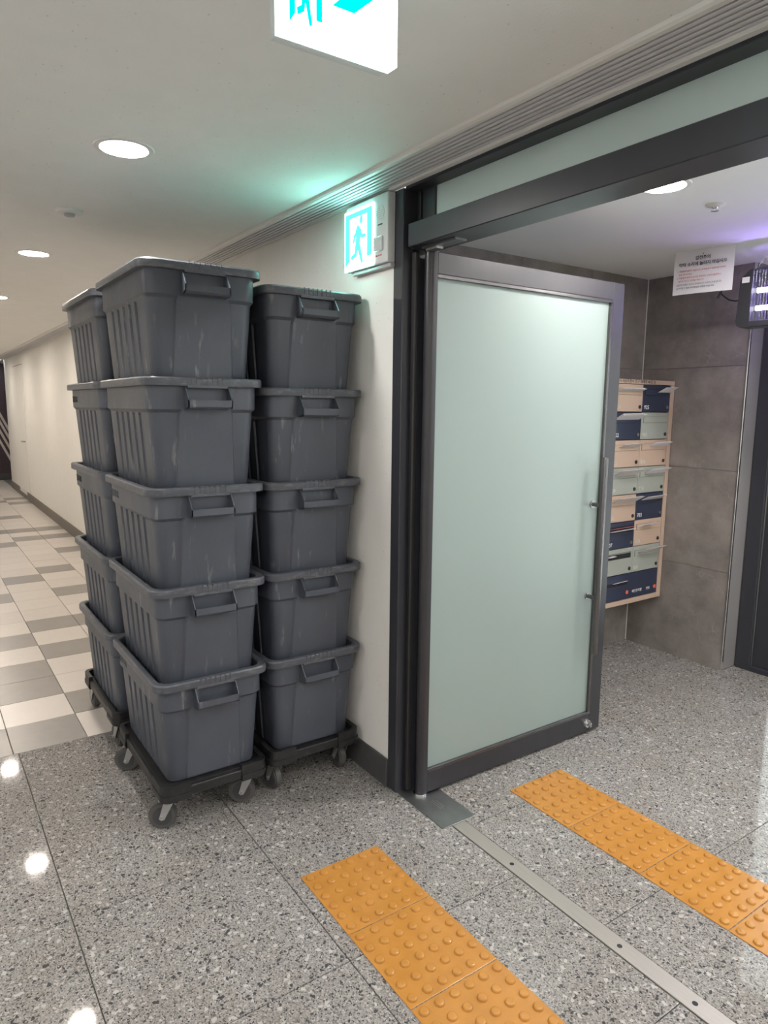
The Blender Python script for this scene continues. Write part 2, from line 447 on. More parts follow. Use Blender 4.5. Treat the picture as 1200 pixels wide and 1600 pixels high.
struct(box('wall_corridor_right', .34, XR, 0, .14, 0, H+.05, M_wall), 'white wall right of the doorway', 'wall')
we = bpy.data.objects['wall_end']
for z0 in (1.36, 1.185, .985, .76):          # stripes falling to the right
    bm = bmesh.new(); sl = -2.25; hgt = .105
    pts = [(-2.2, z0 - sl*-.0 - 2.2*-sl*0), ]
    ys0, ys1 = -.35, .55
    a = [(XE+.001, ys0, z0 + (ys0-.02)*sl), (XE+.001, ys1, z0 + (ys1-.02)*sl), (XE+.001, ys1, z0 - hgt + (ys1-.02)*sl), (XE+.001, ys0, z0 - hgt + (ys0-.02)*sl)]
    loft_bm(bm, [[(x_+.004, y_, z_) for x_, y_, z_ in a], a])
    link('diagonal_stripe', bmesh_to('diagonal_stripe', bm), M_stripe, we)
struct(box('baseboard_corridor', -6.3, JX, -.011, 0, 0, .118, M_base, None, .002), 'dark grey skirting along the corridor wall', 'baseboard')
struct(box('baseboard_corridor_far', -14.15, -6.3, -.011, 0, 0, .125, M_base2, None, .002), 'brown stone skirting far along the corridor wall', 'baseboard')
struct(box('baseboard_end', XE, XE+.012, YB, 1.6, 0, .125, M_base, None, .002), 'dark skirting of the purple end wall', 'baseboard')
struct(box('baseboard_right', .46, XR, -.011, 0, 0, .118, M_base, None, .002), 'dark skirting right of the doorway', 'baseboard')
d1 = struct(box('door_1', -12.9, -11.85, -.006, .0, .13, 2.10, M_wall, None, .002), 'flush white service door in the far corridor wall', 'door')
bm = bmesh.new(); cyl_bm(bm, (-11.95, -.006, .93), (-11.95, -.05, .93), .012, n=12); box_bm(bm, -12.07, -11.94, -.058, -.044, .92, .94, .003)
link('handle', bmesh_to('handle', bm), M_steel, d1)
box('top_gap', -12.9, -11.85, -.0075, -.004, 2.094, 2.102, M_grout, d1)
box('kick_plate', -12.9, -12.1, -.016, -.0062, .075, .135, M_trimw, d1, .002)

# ---- lobby walls: marble panels with joints
def marble_wall(name, label, axis, pos, a0, a1, cuts, thick):
    """axis 'Y' -> wall faces -Y at y=pos spanning x; axis 'X' -> faces +X at x=pos spanning y"""
    if axis == 'Y': w = box(name, a0, a1, pos+.012, pos+thick, 0, HL+.05, M_joint)
    else: w = box(name, pos-thick, pos-.012, a0, a1, 0, HL+.05, M_joint)
    struct(w, label, 'wall')
    zs = [0, .585, 1.172, 1.758, HL+.04]
    for u0, u1 in zip(cuts, cuts[1:]):
        for z0, z1 in zip(zs, zs[1:]):
            e = .0009
            if axis == 'Y': box('marble_panel', u0+e, u1-e, pos, pos+.013, z0+(e if z0 else .001), z1-e, M_marble, w, .0006)
            else: box('marble_panel', pos-.013, pos, u0+e, u1-e, z0+(e if z0 else .001), z1-e, M_marble, w, .0006)
    return w
marble_wall('wall_lobby_back', 'grey-brown marble wall behind the mailboxes and notice', 'Y', 2.345, -2.73, -2.07, [-2.73, -2.07], .16)
marble_wall('wall_lobby_left', 'grey-brown marble side wall carrying the mailbox cabinet', 'X', -2.73, .14, 2.505, [.14, .70, 1.26, 1.82, 2.343], .1)
struct(box('wall_lobby_stub', -2.73, JX, .14, .16, 0, HL+.05, M_marble), 'marble back of the corridor wall inside the lobby', 'wall')
tr1 = struct(box('trim_1', -2.071, -2.0665, 2.357, 2.478, .006, HL, M_clad, None, .001), 'brushed steel cladding on the marble wall end', 'trim')
tr2 = struct(box('trim_2', -2.074, -2.064, 2.3385, 2.356, .05, HL, M_chrome, None, .002), 'polished steel corner strip on the marble wall edge', 'trim')

tr3 = struct(box('trim_3', -2.7299, -2.7255, 2.3405, 2.3449, .002, HL, M_trimw, None, .001), 'thin pale sealant line in the marble corner', 'trim')

# ---- outer entrance doors (right edge of the view)
oe = struct(empty('door_3', (-2.06, 2.50, 0)), 'dark navy framed glass entrance door at the right edge', 'door')
def opart(n, x0, x1, y0, y1, z0, z1, M, b=.002): return box(n, x0+2.06, x1+2.06, y0-2.5, y1-2.5, z0, z1, M, oe, b)
opart('jamb', -2.063, -1.98, 2.48, 2.60, 0, HL, M_black)
opart('head', -1.98, XR, 2.48, 2.60, 2.12, HL, M_black)
opart('threshold', -1.98, XR, 2.48, 2.60, 0, .03, M_black)
for x0 in (-1.975, -.86, .30, 1.42):
    opart('stile', x0, x0+.09, 2.505, 2.56, .03, 2.12, M_black)
    opart('stile', x0+1.02, x0+1.11, 2.505, 2.56, .03, 2.12, M_black)
    opart('bottom_rail', x0+.09, x0+1.02, 2.505, 2.56, .03, .14, M_black)
    opart('top_rail', x0+.09, x0+1.02, 2.505, 2.56, 2.03, 2.12, M_black)
    opart('pane', x0+.085, x0+1.025, 2.53, 2.537, .14, 2.03, M_glass, 0)
    opart('steel_bead', x0-.004, x0, 2.498, 2.51, .03, 2.12, M_steel, .001)
struct(box('sky_blocking_facade', -8, 8, 10, 10.5, -.1, 9.0, mat('outdoor_render', (.33, .32, .31), .8)), 'added plain grey facade outside, blocking the low sky', 'building')  # unseen facade added to keep bright low sky out of the floor reflections
struct(box('ground_outside', -8, 8, 2.75, 10, -.12, -.03, mat('outdoor_paving', (.55, .54, .53), .8)), 'pale paving outside the entrance', 'ground')

# ---- doorway frame
df = struct(empty('door_frame', (JX, 0, 0)), 'dark aluminium doorway frame with glazed transom', 'door frame')
def fpart(n, x0, x1, y0, y1, z0, z1, M, b=.0025, par=df): return box(n, x0-JX, x1-JX, y0, y1, z0, z1, M, par, b)
fpart('jamb', JX, -2.058, -.004, .14, 0, 2.262, M_black)
fpart('jamb_recess', -2.058, -2.040, .055, .14, 0, 2.262, M_black)
fpart('jamb_seal', -2.052, -2.030, .030, .052, .01, 2.05, M_gasket, .004)
fpart('jamb', .26, .34, -.004, .14, 0, 2.262, M_black)
fpart('transom_mullion', -2.026, -1.955, .055, .12, 2.137, 2.262, M_black)
fpart('transom_top_rail', -2.058, .26, .0035, .10, 2.256, 2.29, M_black)
fpart('header', -2.034, .26, .0, .122, 2.06, 2.137, M_black)
fpart('header_cap', -2.058, -2.034, .03, .122, 2.06, 2.137, M_black)
fpart('transom_pane', -1.96, .26, .062, .070, 2.135, 2.258, M_frost2, 0)
fpart('top_pivot_plate', -2.00, -1.82, .035, .085, 2.053, 2.061, M_plate, .001)
fpart('top_pivot_arm', -1.99, -1.93, .045, .075, 2.046, 2.054, M_steel, .001)

# ---- open frosted door leaf (hinged at the jamb, swung into the lobby)
lf = struct(empty('door_2', (-1.9975, .072, 0)), 'frosted glass door leaf standing open into the lobby', 'door')
X0, X1 = -.0225, .0225                      # leaf thickness in local x
DZ0, DZ1 = .012, 2.046
Yh, Yf = .006, 1.052                        # hinge end and free end in local y (origin y = .072)
def lpart(n, x0, x1, y0, y1, z0, z1, M, b=.002, s=1): return box(n, x0, x1, y0, y1, z0, z1, M, lf, b, s)
# round pivot stile
bm = bmesh.new(); pf = []
for i in range(9):
    a = PI + i*PI/8; pf.append((X1*math.cos(a), Yh - .002 + .022*math.sin(a)))
pf += [(X1, Yh+.012), (X0, Yh+.012)]
loft_bm(bm, [[(x_, y_, DZ0) for x_, y_ in pf], [(x_, y_, DZ1+.004) for x_, y_ in pf]])
link('pivot_stile', bmesh_to('pivot_stile', bm, True, 40), M_leaf, lf)
lpart('bottom_rail', X0, X1, Yh+.012, Yf-.072, DZ0, .098, M_leaf)
lpart('top_rail', X0, X1, Yh+.012, Yf-.072, 1.972, DZ1, M_leaf)
lpart('free_stile', X0, X1, Yf-.072, Yf, DZ0, DZ1, M_leaf)
lpart('glass_panel', -.006, .010, Yh+.010, Yf-.068, .094, 1.976, M_frost, 0)
for n_, a in (('glazing_bead', (X1-.014, X1+.001, Yh+.012, Yf-.072, .098, .110)), ('glazing_bead', (X1-.014, X1+.001, Yh+.012, Yf-.072, 1.960, 1.972)),
              ('glazing_bead', (X1-.014, X1+.001, Yf-.086, Yf-.072, .110, 1.960)), ('edge_strip', (X0+.004, X1-.004, Yf, Yf+.004, DZ0+.01, DZ1-.01))):
    lpart(n_, *a, M_steel if n_ == 'edge_strip' else M_darkbar, .001)
hz0, hz1 = .41, 1.305
hb = empty('pull_handle'); hb.parent = lf
hy = .928
pb = box('pull_bar', X1+.036, X1+.058, hy-.013, hy+.013, hz0, hz1, M_darkbar, lf, .008, 3)
for hz in (.672, 1.092):
    cyl('handle_mount', (X1-.014, hy, hz), (X1+.040, hy, hz), .0095, M_darkbar, lf, n=14)
    cyl('mount_collar', (X1-.013, hy, hz), (X1-.006, hy, hz), .016, M_steel, lf, n=18)
bpy.data.objects.remove(hb)
lk = cyl('lock_cylinder', (X1-.001, .962, .055), (X1+.010, .962, .055), .021, M_chrome, lf, .018, 24)
bm = bmesh.new(); cyl_bm(bm, (X1+.008, .962, .055), (X1+.020, .962, .055), .011, n=18); box_bm(bm, X1+.018, X1+.027, .958, .966, .044, .066, .001)
link('thumb_turn', bmesh_to('thumb_turn', bm), M_chrome, lk)
cyl('pivot_ring', (.0, .0, .002), (.0, .0, .0119), .027, M_chrome, lf, n=28)

# ---- floor hinge cover and door track
fh = tag(box('floor_hinge_cover', -2.078, -1.766, .002, .158, 0.0005, .0035, M_plate, None, .001), 'grey steel floor hinge cover plate under the door pivot', 'floor plate')
for i, (w_, yy) in enumerate(((.05, .095), (.07, .085), (.06, .075))):
    box('stamped_line', -1.90-w_/2, -1.90+w_/2, yy-.0015, yy+.0015, .0033, .0037, M_steel, fh)
tk = tag(box('threshold_rail', -1.764, .26, .046, .103, -.004, .002, M_rail, None, .001), 'narrow brushed steel threshold rail set in the granite floor', 'floor rail')
for xx in (-1.49, -1.062, -.832, -.40, .03): cyl('screw_hole', (xx, .072, .0012), (xx, .072, .0024), .0075, M_slot, tk, n=16)

# ================================================================== TACTILE PAVERS
bm = bmesh.new()
n_ = 16
prof_ = [(.0142, 0), (.0134, .0030), (.0125, .0052), (.0112, .0064), (.0092, .0068)]
loft_bm(bm, [[(r*math.cos(2*PI*i/n_), r*math.sin(2*PI*i/n_), z) for i in range(n_)] for r, z in prof_])
stud_me = bmesh_to('stud', bm, True, 80); stud_me.materials.append(M_yellow)
bm = bmesh.new(); box_bm(bm, .0012, .2988, .0012, .2988, .0002, .0032, .0012)
pav_me = bmesh_to('tactile_paver', bm); pav_me.materials.append(M_yellow)
ordn = ['first', 'second', 'third', 'fourth', 'fifth', 'sixth']
def paver(x, y, label, group):
    p = link('tactile_paver', pav_me, None, None, (x, y, 0)); tag(p, label, 'tactile paver', group)
    for i in range(6):
        for j in range(6):
            link('stud', stud_me, None, p, (.025+.05*i, .025+.05*j, .003))
for i in range(5): paver(-1.822 + .3*i, -.549, f'orange studded tactile paver, {ordn[i]} from the bins end of the near row', 'near row of tactile pavers')
for i in range(5): paver(-1.822 + .3*i, .386, f'orange studded tactile paver, {ordn[i]} from the door end of the far row inside the doorway', 'far row of tactile pavers')

# ================================================================== TOTES
TH = .385
GX = [-.154, -.077, 0, .077, .154]
def section(a, b, r, gd, pd, pw):
    """closed loop, ccw, same topology for every level. a,b half sizes; gd groove depth on long sides; pd panel depth on short ends, pw panel half width"""
    pts = []
    def corner(cx, cy, a0):
        for i in range(7):
            t = a0 + i*PI/12; pts.append((cx + r*math.cos(t), cy + r*math.sin(t)))
    e = .006
    # +x end, y from -b to b
    for y, dd in ((-pw-e, 0), (-pw, pd), (pw, pd), (pw+e, 0)): pts.append((a-dd, y))
    corner(a-r, b-r, 0)
    for gx_ in reversed(GX):
        for x_, dd in ((gx_+.017, 0), (gx_+.012, gd), (gx_-.012, gd), (gx_-.017, 0)): pts.append((x_, b-dd))
    corner(-a+r, b-r, PI/2)
    for y, dd in ((pw+e, 0), (pw, pd), (-pw, pd), (-pw-e, 0)): pts.append((-a+dd, y))
    corner(-a+r, -b+r, PI)
    for gx_ in GX:
        for x_, dd in ((gx_-.017, 0), (gx_-.012, gd), (gx_+.012, gd), (gx_+.017, 0)): pts.append((x_, -b+dd))
    corner(a-r, -b+r, 1.5*PI)
    return pts
A, B = .300, .190                             # collar half sizes
lv = []
def lev(z, a, b, r, gd=0, pd=0, pw=.09): lv.append([(x_, y_, z) for x_, y_ in section(a, b, r, gd, pd, pw)])
lev(.000, A-.040, B-.037, .030, .0, .0, .100)
lev(.003, A-.032, B-.029, .034, .0, -.003, .100)
lev(.010, A-.0285, B-.0255, .036, .009, -.0045, .100)
lev(.262, A-.0115, B-.0095, .040, .012, -.0095, .090)
lev(.270, A-.011, B-.009, .040, .0, -.0095, .087)
lev(.276, A-.0065, B-.005, .042, 0, -.0055, .084)
lev(.281, A-.001, B-.0005, .044, 0, 0, .086)
lev(.358, A, B, .045, 0, 0, .086)
# inside
lev(.3585, A-.006, B-.006, .040, 0, 0, .086)
lev(.281, A-.008, B-.008, .040, 0, 0, .086)
lev(.270, A-.017, B-.016, .036, 0, 0, .086)
lev(.006, A-.034, B-.031, .030, 0, 0, .096)
bm = bmesh.new(); loft_bm(bm, lv)
body_me = bmesh_to('body', bm, True, 28); body_me.materials.append(M_tote)
def rrect(a, b, r, z, n=6):
    out = []
    for cx, cy, a0 in ((a-r, b-r, 0), (-a+r, b-r, PI/2), (-a+r, -b+r, PI), (a-r, -b+r, 1.5*PI)):
        for i in range(n+1):
            t = a0 + i*PI/2/n; out.append((cx + r*math.cos(t), cy + r*math.sin(t), z))
    return out
RA, RB = .320, .210
bm = bmesh.new()
loops = [rrect(A-.001, B-.001, .044, .357), rrect(RA-.001, RB-.001, .050, .3575), rrect(RA, RB, .052, .360), rrect(RA, RB, .052, .380), rrect(RA-.004, RB-.004, .048, .385),
         rrect(A+.000, B+.000, .046, .3855), rrect(A-.005, B-.005, .042, .381), rrect(A-.0065, B-.0065, .041, .357)]
loft_bm(bm, loops, False, False)
for l_ in (0,): pass
rim_me = bmesh_to('rim', bm, True, 30); rim_me.materials.append(M_rim)
# handle: two slanted brackets, gripping trough bar, tab under the rim
def handle_mesh(s):
    bm = bmesh.new(); hw = .076; t = .004
    def X(d): return s*(A + d)
    for sy in (-1, 1):
        y0, y1 = sy*hw, sy*(hw-t)
        prof = [(-.004, .360), (.010, .360), (.046, .312), (.046, .290), (.040, .284), (-.006, .280)]
        loft_bm(bm, [[(X(p), y0, z) for p, z in prof], [(X(p), y1, z) for p, z in prof]])
    prof = [(.046, .312), (.046, .290), (.040, .284), (.022, .282), (.022, .287), (.041, .292), (.041, .312)]
    loft_bm(bm, [[(X(p), -hw, z) for p, z in prof], [(X(p), hw, z) for p, z in prof]])
    prof = [(.001, .290), (.001, .284), (.038, .284), (.038, .289)]
    loft_bm(bm, [[(X(p), -hw+.002, z) for p, z in prof], [(X(p), hw-.002, z) for p, z in prof]])
    me = bmesh_to('handle', bm); me.materials.append(M_tote); return me
def tab_mesh(s):
    bm = bmesh.new(); x0, x1 = sorted((s*(A+.006), s*(RA+.0008))); box_bm(bm, x0, x1, -.069, .069, .3505, .361, .0015)
    me = bmesh_to('rim_tab', bm); me.materials.append(M_rim); return me
def ridge_mesh(s):
    bm = bmesh.new()
    for i in range(7):
        y = -.054 + i*.018; x0, x1 = sorted((s*(RA-.006), s*(RA+.0016))); box_bm(bm, x0, x1, y-.0012, y+.0012, .364, .3862)
    me = bmesh_to('grip_ridges', bm); me.materials.append(M_rim); return me
hand_me = {s: handle_mesh(s) for s in (-1, 1)}; tab_me = {s: tab_mesh(s) for s in (-1, 1)}; rid_me = {s: ridge_mesh(s) for s in (-1, 1)}
bm = bmesh.new(); loft_bm(bm, [rrect(A-.0085, B-.0085, .038, -.004), rrect(A-.0085, B-.0085, .038, 0)])
lid_me = bmesh_to('inset_lid', bm); lid_me.materials.append(M_tote)
stamp = text_mesh('THOR', .040, .0008, 'LEFT'); stamp.materials.clear()
stamp.transform(frame_mtx((-.262, -B-.0004, .303), (1, 0, 0), (0, 0, 1)))
stamp_dark = stamp.copy(); stamp_dark.materials.append(M_mark); stamp.materials.append(M_emb)
def tote(cx, cy, ztop, label, group, nest=None, dark=False, rz=0.0):
    t = empty('storage_tote', (cx, cy, ztop-TH), rz); tag(t, label, 'storage bin', group)
    link('body', body_me, None, t)
    rm = link('rim', rim_me, None, t)
    for s in (-1, 1):
        h_ = link('handle', hand_me[s], None, t); link('rim_tab', tab_me[s], None, rm); link('grip_ridges', rid_me[s], None, rm)
    if dark is not None:
        s_ = link('stamped_lettering', stamp_dark if dark else stamp, None, t); s_['label'] = 'raised capital letters on the long side'
    if nest is not None: link('inset_lid', lid_me, None, t, (0, 0, nest))
    return t
stacks = {
 'front': dict(x=-2.57, y=-.653, z=[.562, .895, 1.237, 1.598, 1.962], dark={0: False, 2: False}),
 'wall':  dict(x=-2.592, y=-.225, z=[.553, .893, 1.232, 1.573, 1.927], dark={}),
 'rear':  dict(x=-3.278, y=-.648, z=[.540, .873, 1.232, 1.598, 1.960], dark={2: True, 3: True}),
}
where = {'front': 'front stack nearest the camera', 'wall': 'stack against the wall', 'rear': 'rear stack behind the front one'}
lvl = ['bottom tote on the dolly', 'second tote from the bottom', 'middle tote', 'second tote from the top', 'topmost tote']
jit = random.Random(3)
for nme, s in stacks.items():
    for i, z in enumerate(s['z']):
        nest = (s['z'][i+1]-TH) - (z-TH) if i < 4 else None
        jx = (jit.random()-.5)*.005 if i else 0; jy = (jit.random()-.5)*.003 if i else 0
        tote(s['x']+jx, s['y']+jy, z, f'dark grey plastic {lvl[i]} in the {where[nme]}', 'stacked grey storage totes', nest, s['dark'].get(i), (jit.random()-.5)*.008 if i else 0)

# ================================================================== DOLLIES
bm = bmesh.new(); cyl_bm(bm, (0, -.015, 0), (0, .015, 0), .050, n=32)
es = [e for e in bm.edges if e.is_boundary is False and e.calc_face_angle(0) > 1.2]
bmesh.ops.bevel(bm, geom=es, offset=.005, segments=2, affect='EDGES')
wheel_me = bmesh_to('wheel', bm, True, 40); wheel_me.materials.append(M_tyre)
bm = bmesh.new()
cyl_bm(bm, (0, -.0165, 0), (0, .0165, 0), .034, n=28); cyl_bm(bm, (0, -.018, 0), (0, .018, 0), .016, n=20)
hubm = bmesh_to('wheel_hub', bm, True, 40); hubm.materials.append(M_hub)
bm = bmesh.new()
for s in (-1, 1):
    pf = [(-.010, -.006), (-.002, -.013), (.009, -.010), (.016, .004), (.046, .062), (.010, .062)]
    y0, y1 = (.0205, .0235) if s > 0 else (-.0235, -.0205)
    loft_bm(bm, [[(x_, y0, z_) for x_, z_ in pf], [(x_, y1, z_) for x_, z_ in pf]])
box_bm(bm, -.010, .046, -.0235, .0235, .060, .066); cyl_bm(bm, (.03, 0, .064), (.03, 0, .078), .022, n=20)
fork_me = bmesh_to('caster', bm); fork_me.materials.append(M_fork)
bm = bmesh.new(); cyl_bm(bm, (0, -.029, 0), (0, .029, 0), .006, n=10)
bolt_me = bmesh_to('axle_bolt', bm); bolt_me.materials.append(M_chrome)
def dolly(cx, cy, zb, label, angs):
    d = empty('tote_dolly', (cx, cy, 0)); tag(d, label, 'dolly', 'black tote dollies')
    a, b = .302, .196; z0, z1 = .128, .172
    bmm = bmesh.new(); loft_bm(bmm, [rrect(a-.012, b-.012, .03, z0+.014), rrect(a-.012, b-.012, .03, zb-.001)])
    link('deck', bmesh_to('deck', bmm), M_dolly, d)
    for s in (-1, 1):
        box('side_rail', -a+.09, a-.09, *sorted((s*b, s*(b-.016))), z0+.004, z1-.004, M_dolly, d, .003)
        box('end_rail', *sorted((s*a, s*(a-.016))), -b+.08, b-.08, z0+.004, z1-.004, M_dolly, d, .003)
    for sx in (-1, 1):
        for sy in (-1, 1):
            bmm = bmesh.new()
            # L shaped corner, rounded outside
            r = .035; lx_, ly_ = .115, .10
            out = [(a+.004, b-ly_)] + [(a+.004-r + r*math.cos(t), b+.004-r + r*math.sin(t)) for t in [i*PI/12 for i in range(7)]] + [(a-lx_, b+.004)]
            inn = [(a-lx_, b-.014), (a-.03, b-.014), (a-.014, b-.03), (a-.014, b-ly_)]
            lp = [(sx*x_, sy*y_) for x_, y_ in out+inn]
            zz = [z0-.004, z1+.014]
            loft_bm(bmm, [[(x_, y_, zz[0]) for x_, y_ in lp], [(x_, y_, zz[1]) for x_, y_ in lp]])
            co = link('corner_bumper', bmesh_to('corner_bumper', bmm), M_dolly, d)
            bmm = bmesh.new()
            lp2 = [(sx*(x_+ (.003 if i < 8 else 0)), sy*(y_ + (.003 if 0 < i < 9 else 0))) for i, (x_, y_) in enumerate(out+inn)]
            loft_bm(bmm, [[(x_, y_, z0+.004) for x_, y_ in lp2], [(x_, y_, z0+.022) for x_, y_ in lp2]])
            link('bumper_band', bmesh_to('bumper_band', bmm), M_dolly, co)
    for (px, py, ang) in angs:
        c = link('caster', fork_me, None, d, (px, py, .050), (0, 0, ang))
        link('wheel', wheel_me, None, c); link('wheel_hub', hubm, None, c); link('axle_bolt', bolt_me, None, c)
R_ = math.radians
def swivel(px, py, ang):                        # caster swivel point -> wheel centre
    return (px - .03*math.cos(ang), py - .03*math.sin(ang), ang)
dolly(-2.57, -.653, .177, 'black plastic dolly with swivel casters under the front tote stack',
      [swivel(.245, -.152, R_(62)), swivel(.245, .150, R_(62)), swivel(-.235, -.155, R_(60)), swivel(-.235, .15, R_(20))])
dolly(-2.592, -.225, .168, 'black plastic dolly under the tote stack against the wall',
      [swivel(.255, -.160, R_(8)), swivel(.255, .140, R_(-4)), swivel(-.235, -.15, R_(150)), swivel(-.235, .15, R_(10))])
dolly(-3.278, -.648, .155, 'black plastic dolly under the rear tote stack on the corridor tiles',
      [swivel(.245, -.155, R_(10)), swivel(.245, .150, R_(200)), swivel(-.240, -.155, R_(5)), swivel(-.240, .15, R_(190))])

# ================================================================== CEILING FITTINGS
def downlight(x, y, h, Ml, label, group, r=.068):
    d = empty('downlight', (x, y, h)); tag(d, label, 'downlight', group)
    lathe('trim_ring', [(r-.001, -.001), (r+.003, -.0045), (r+.018, -.003), (r+.022, .001)], M_trimw, d, 40)
    lathe('lamp_disc', [(0, -.0025), (r*.9, -.0025), (r, -.0012)], Ml, d, 40)
    return d
cl = {0: 'lit recessed downlight above the bins, nearest in the corridor', 1: 'lit recessed downlight further along the corridor, second from the doorway', 2: 'lit recessed downlight at the left edge of the view, third from the doorway'}
for k in range(-2, 7):
    downlight(-2.305 - 1.82*k, -.877, H, M_lampw if k > 0 else M_lamp, cl.get(k, 'round recessed corridor downlight outside the view'), 'corridor downlights')
for k, (x_, y_) in enumerate([(a_, b_) for b_ in (-2.6, -3.9) for a_ in (-3.1, -1.3, .5, 2.0)]):  # hall lamps added out of view to lift the ambient light
    downlight(x_, y_, H, M_lamp, 'unseen fill downlight added in the hall behind the camera', 'added hall downlights')
downlight(-1.595, .805, HL, M_lampl, 'lit recessed downlight in the lobby ceiling beyond the doorway', 'lobby downlights', .073)
for x_, y_ in ((-.05, .805), (1.5, .805), (-1.15, 1.62), (.2, 1.75), (1.5, 1.75)): downlight(x_, y_, HL, M_lampl, 'unseen fill downlight added in the lobby ceiling', 'lobby downlights', .08)  # extra lamps added out of view to brighten the lobby walls and ceiling
sd = empty('smoke_detector', (-3.149, -.881, H)); tag(sd, 'small round white detector on the corridor ceiling', 'smoke detector')
lathe('base_plate', [(.052, 0), (.052, -.006), (.046, -.011), (.022, -.013)], M_trimw, sd)
lathe('sensor_head', [(.022, -.012), (.019, -.022), (.0, -.024)], M_greypl, sd, 20)
sp = empty('sprinkler_head', (-1.617, 1.173, HL)); tag(sp, 'small chrome sprinkler head on the lobby ceiling', 'sprinkler')
lathe('escutcheon', [(.036, 0), (.034, -.005), (.014, -.010)], M_trimw, sp)
lathe('nozzle', [(.012, -.008), (.009, -.012), (.005, -.016), (.0045, -.021)], M_chrome, sp, 16)
lathe('deflector', [(0, -.020), (.015, -.021), (.015, -.023), (0, -.0225)], M_chrome, sp, 20)

# ---- running man pictogram (unit square: x right, y up)
def limb(pts, w):
    """flat ribbon polygon along pts"""
    ps = [Vector((p[0], p[1])) for p in pts]; l, r = [], []
    for i, p in enumerate(ps):
        t = (ps[min(i+1, len(ps)-1)] - ps[max(i-1, 0)]).normalized(); n_ = Vector((-t.y, t.x))
        ww = w[i] if isinstance(w, (list, tuple)) else w
        l.append(p + n_*ww/2); r.append(p - n_*ww/2)
    return [(p.x, p.y) for p in l + r[::-1]]
MAN = [limb([(.44, .60), (.50, .66), (.56, .62)], [.12, .17, .08]), limb([(.53, .66), (.47, .40)], [.19, .14]),
       limb([(.55, .60), (.64, .52), (.76, .52)], [.08, .075, .06]), limb([(.47, .62), (.37, .56), (.33, .44)], [.075, .065, .06]),
       limb([(.46, .44), (.41, .24), (.25, .19)], [.12, .095, .075]), limb([(.49, .43), (.56, .28), (.64, .08)], [.12, .095, .075])]
HEAD = [(.60 + .055*math.cos(t*PI/8), .80 + .07*math.sin(t*PI/8)) for t in range(16)]
def pict(parent, mtx, W, Hh, Mg, x0=0.0, th=.0008):
    def P_(nm, pts, k=0):
        bm = bmesh.new(); poly_bm(bm, [(x0 + px*W, py*Hh) for px, py in pts], th + k*.0002, mtx)
        link(nm, bmesh_to(nm, bm), Mg, parent)
    P_('door_outline', [(.03, .05), (.19, .16), (.19, .87), (.80, .87), (.80, .16), (.97, .16), (.97, .96), (.03, .96)])
    bm = bmesh.new()
    for i, q in enumerate(MAN): poly_bm(bm, [(x0 + px*W, py*Hh) for px, py in q], th + .0003 + i*.00006, mtx)
    poly_bm(bm, [(x0 + px*W, py*Hh) for px, py in HEAD], th + .0003, mtx)
    link('running_figure', bmesh_to('running_figure', bm), Mg, parent)

# ---- exit light on the wall
es_ = empty('exit_light', (-2.39, 0, 2.02)); tag(es_, 'glowing green exit light box with running figure on the wall beside the door frame', 'exit sign')
W_, H_ = .283, .238
box('housing', 0, W_, -.036, -.001, 0, H_, M_white_pl, es_, .005, 3)
box('mounting_ledge', .03, W_, -.022, -.001, -.014, .001, M_greypl, es_, .002)
PW = .196
lp_ = box('lit_panel', .0, PW, -.041, -.0345, .002, .219, M_exit_w2, es_, .001)
mt = frame_mtx((0, -.0411, .004), (1, 0, 0), (0, 0, 1))
pict(es_, mt, PW, .213, M_exit_g2)
sk = cyl('speaker_grille', (.236, -.037, .175), (.236, -.0355, .175), .026, M_white_pl, es_, n=28)
bm = bmesh.new()
for i in range(-3, 4):
    for j in range(-3, 4):
        if i*i + j*j <= 10: cyl_bm(bm, (.236+i*.007, -.0375, .175+j*.007), (.236+i*.007, -.0368, .175+j*.007), .0016, n=6)
so = link('speaker_holes', bmesh_to('speaker_holes', bm), M_greypl, sk); so['kind'] = 'stuff'
box('brand_mark', .222, .25, -.0372, -.0358, .132, .1365, M_print_dark, es_)
box('strobe_lens', .204, .258, -.046, -.0345, .042, .094, M_clearw, es_, .006, 3)
text('red_marking', 'FIRE ALARM', .0075, M_print_red, es_, frame_mtx((.209, -.0364, .026), (1, 0, 0), (0, 0, 1)))

# ---- hanging exit sign at the top of the view (faces along the corridor)
hs = empty('hanging_exit_sign', (-1.10, -.713, 2.097)); tag(hs, 'bright white exit sign with green running figure and arrow hanging from the ceiling', 'exit sign')
HW, HH = .236, .178
cut = .016
pf = [(0, 0), (HW-cut, 0), (HW, .012), (HW, HH), (0, HH)]
# local: u runs along -Y..; viewed from +X, left is lower Y -> u = y + HW
def slabx(nm, pts, x0, x1, M):
    bm = bmesh.new(); loft_bm(bm, [[(x0, u-HW, z) for u, z in pts], [(x1, u-HW, z) for u, z in pts]])
    return link(nm, bmesh_to(nm, bm), M, hs)
slabx('housing', [(.004, .004), (HW-cut, .004), (HW-.004, .014), (HW-.004, HH), (.004, HH)], -.030, -.004, M_white_pl)
slabx('lit_panel', pf, -.004, .002, M_exit_w)
slabx('ceiling_bracket', [(.05, HH), (HW-.05, HH), (HW-.05, H-2.097), (.05, H-2.097)], -.026, -.006, M_white_pl)
mt = frame_mtx((.002, -HW, .018), (0, 1, 0), (0, 0, 1))
pict(hs, mt, .064, .140, M_exit_g, .021)
bm = bmesh.new()
poly_bm(bm, [(.103, .055), (.146, .055), (.208, .108), (.146, .156), (.103, .156), (.148, .118), (.112, .118), (.112, .098), (.148, .098)], .0008, mt)
link('arrow', bmesh_to('arrow', bm), M_exit_g, hs)

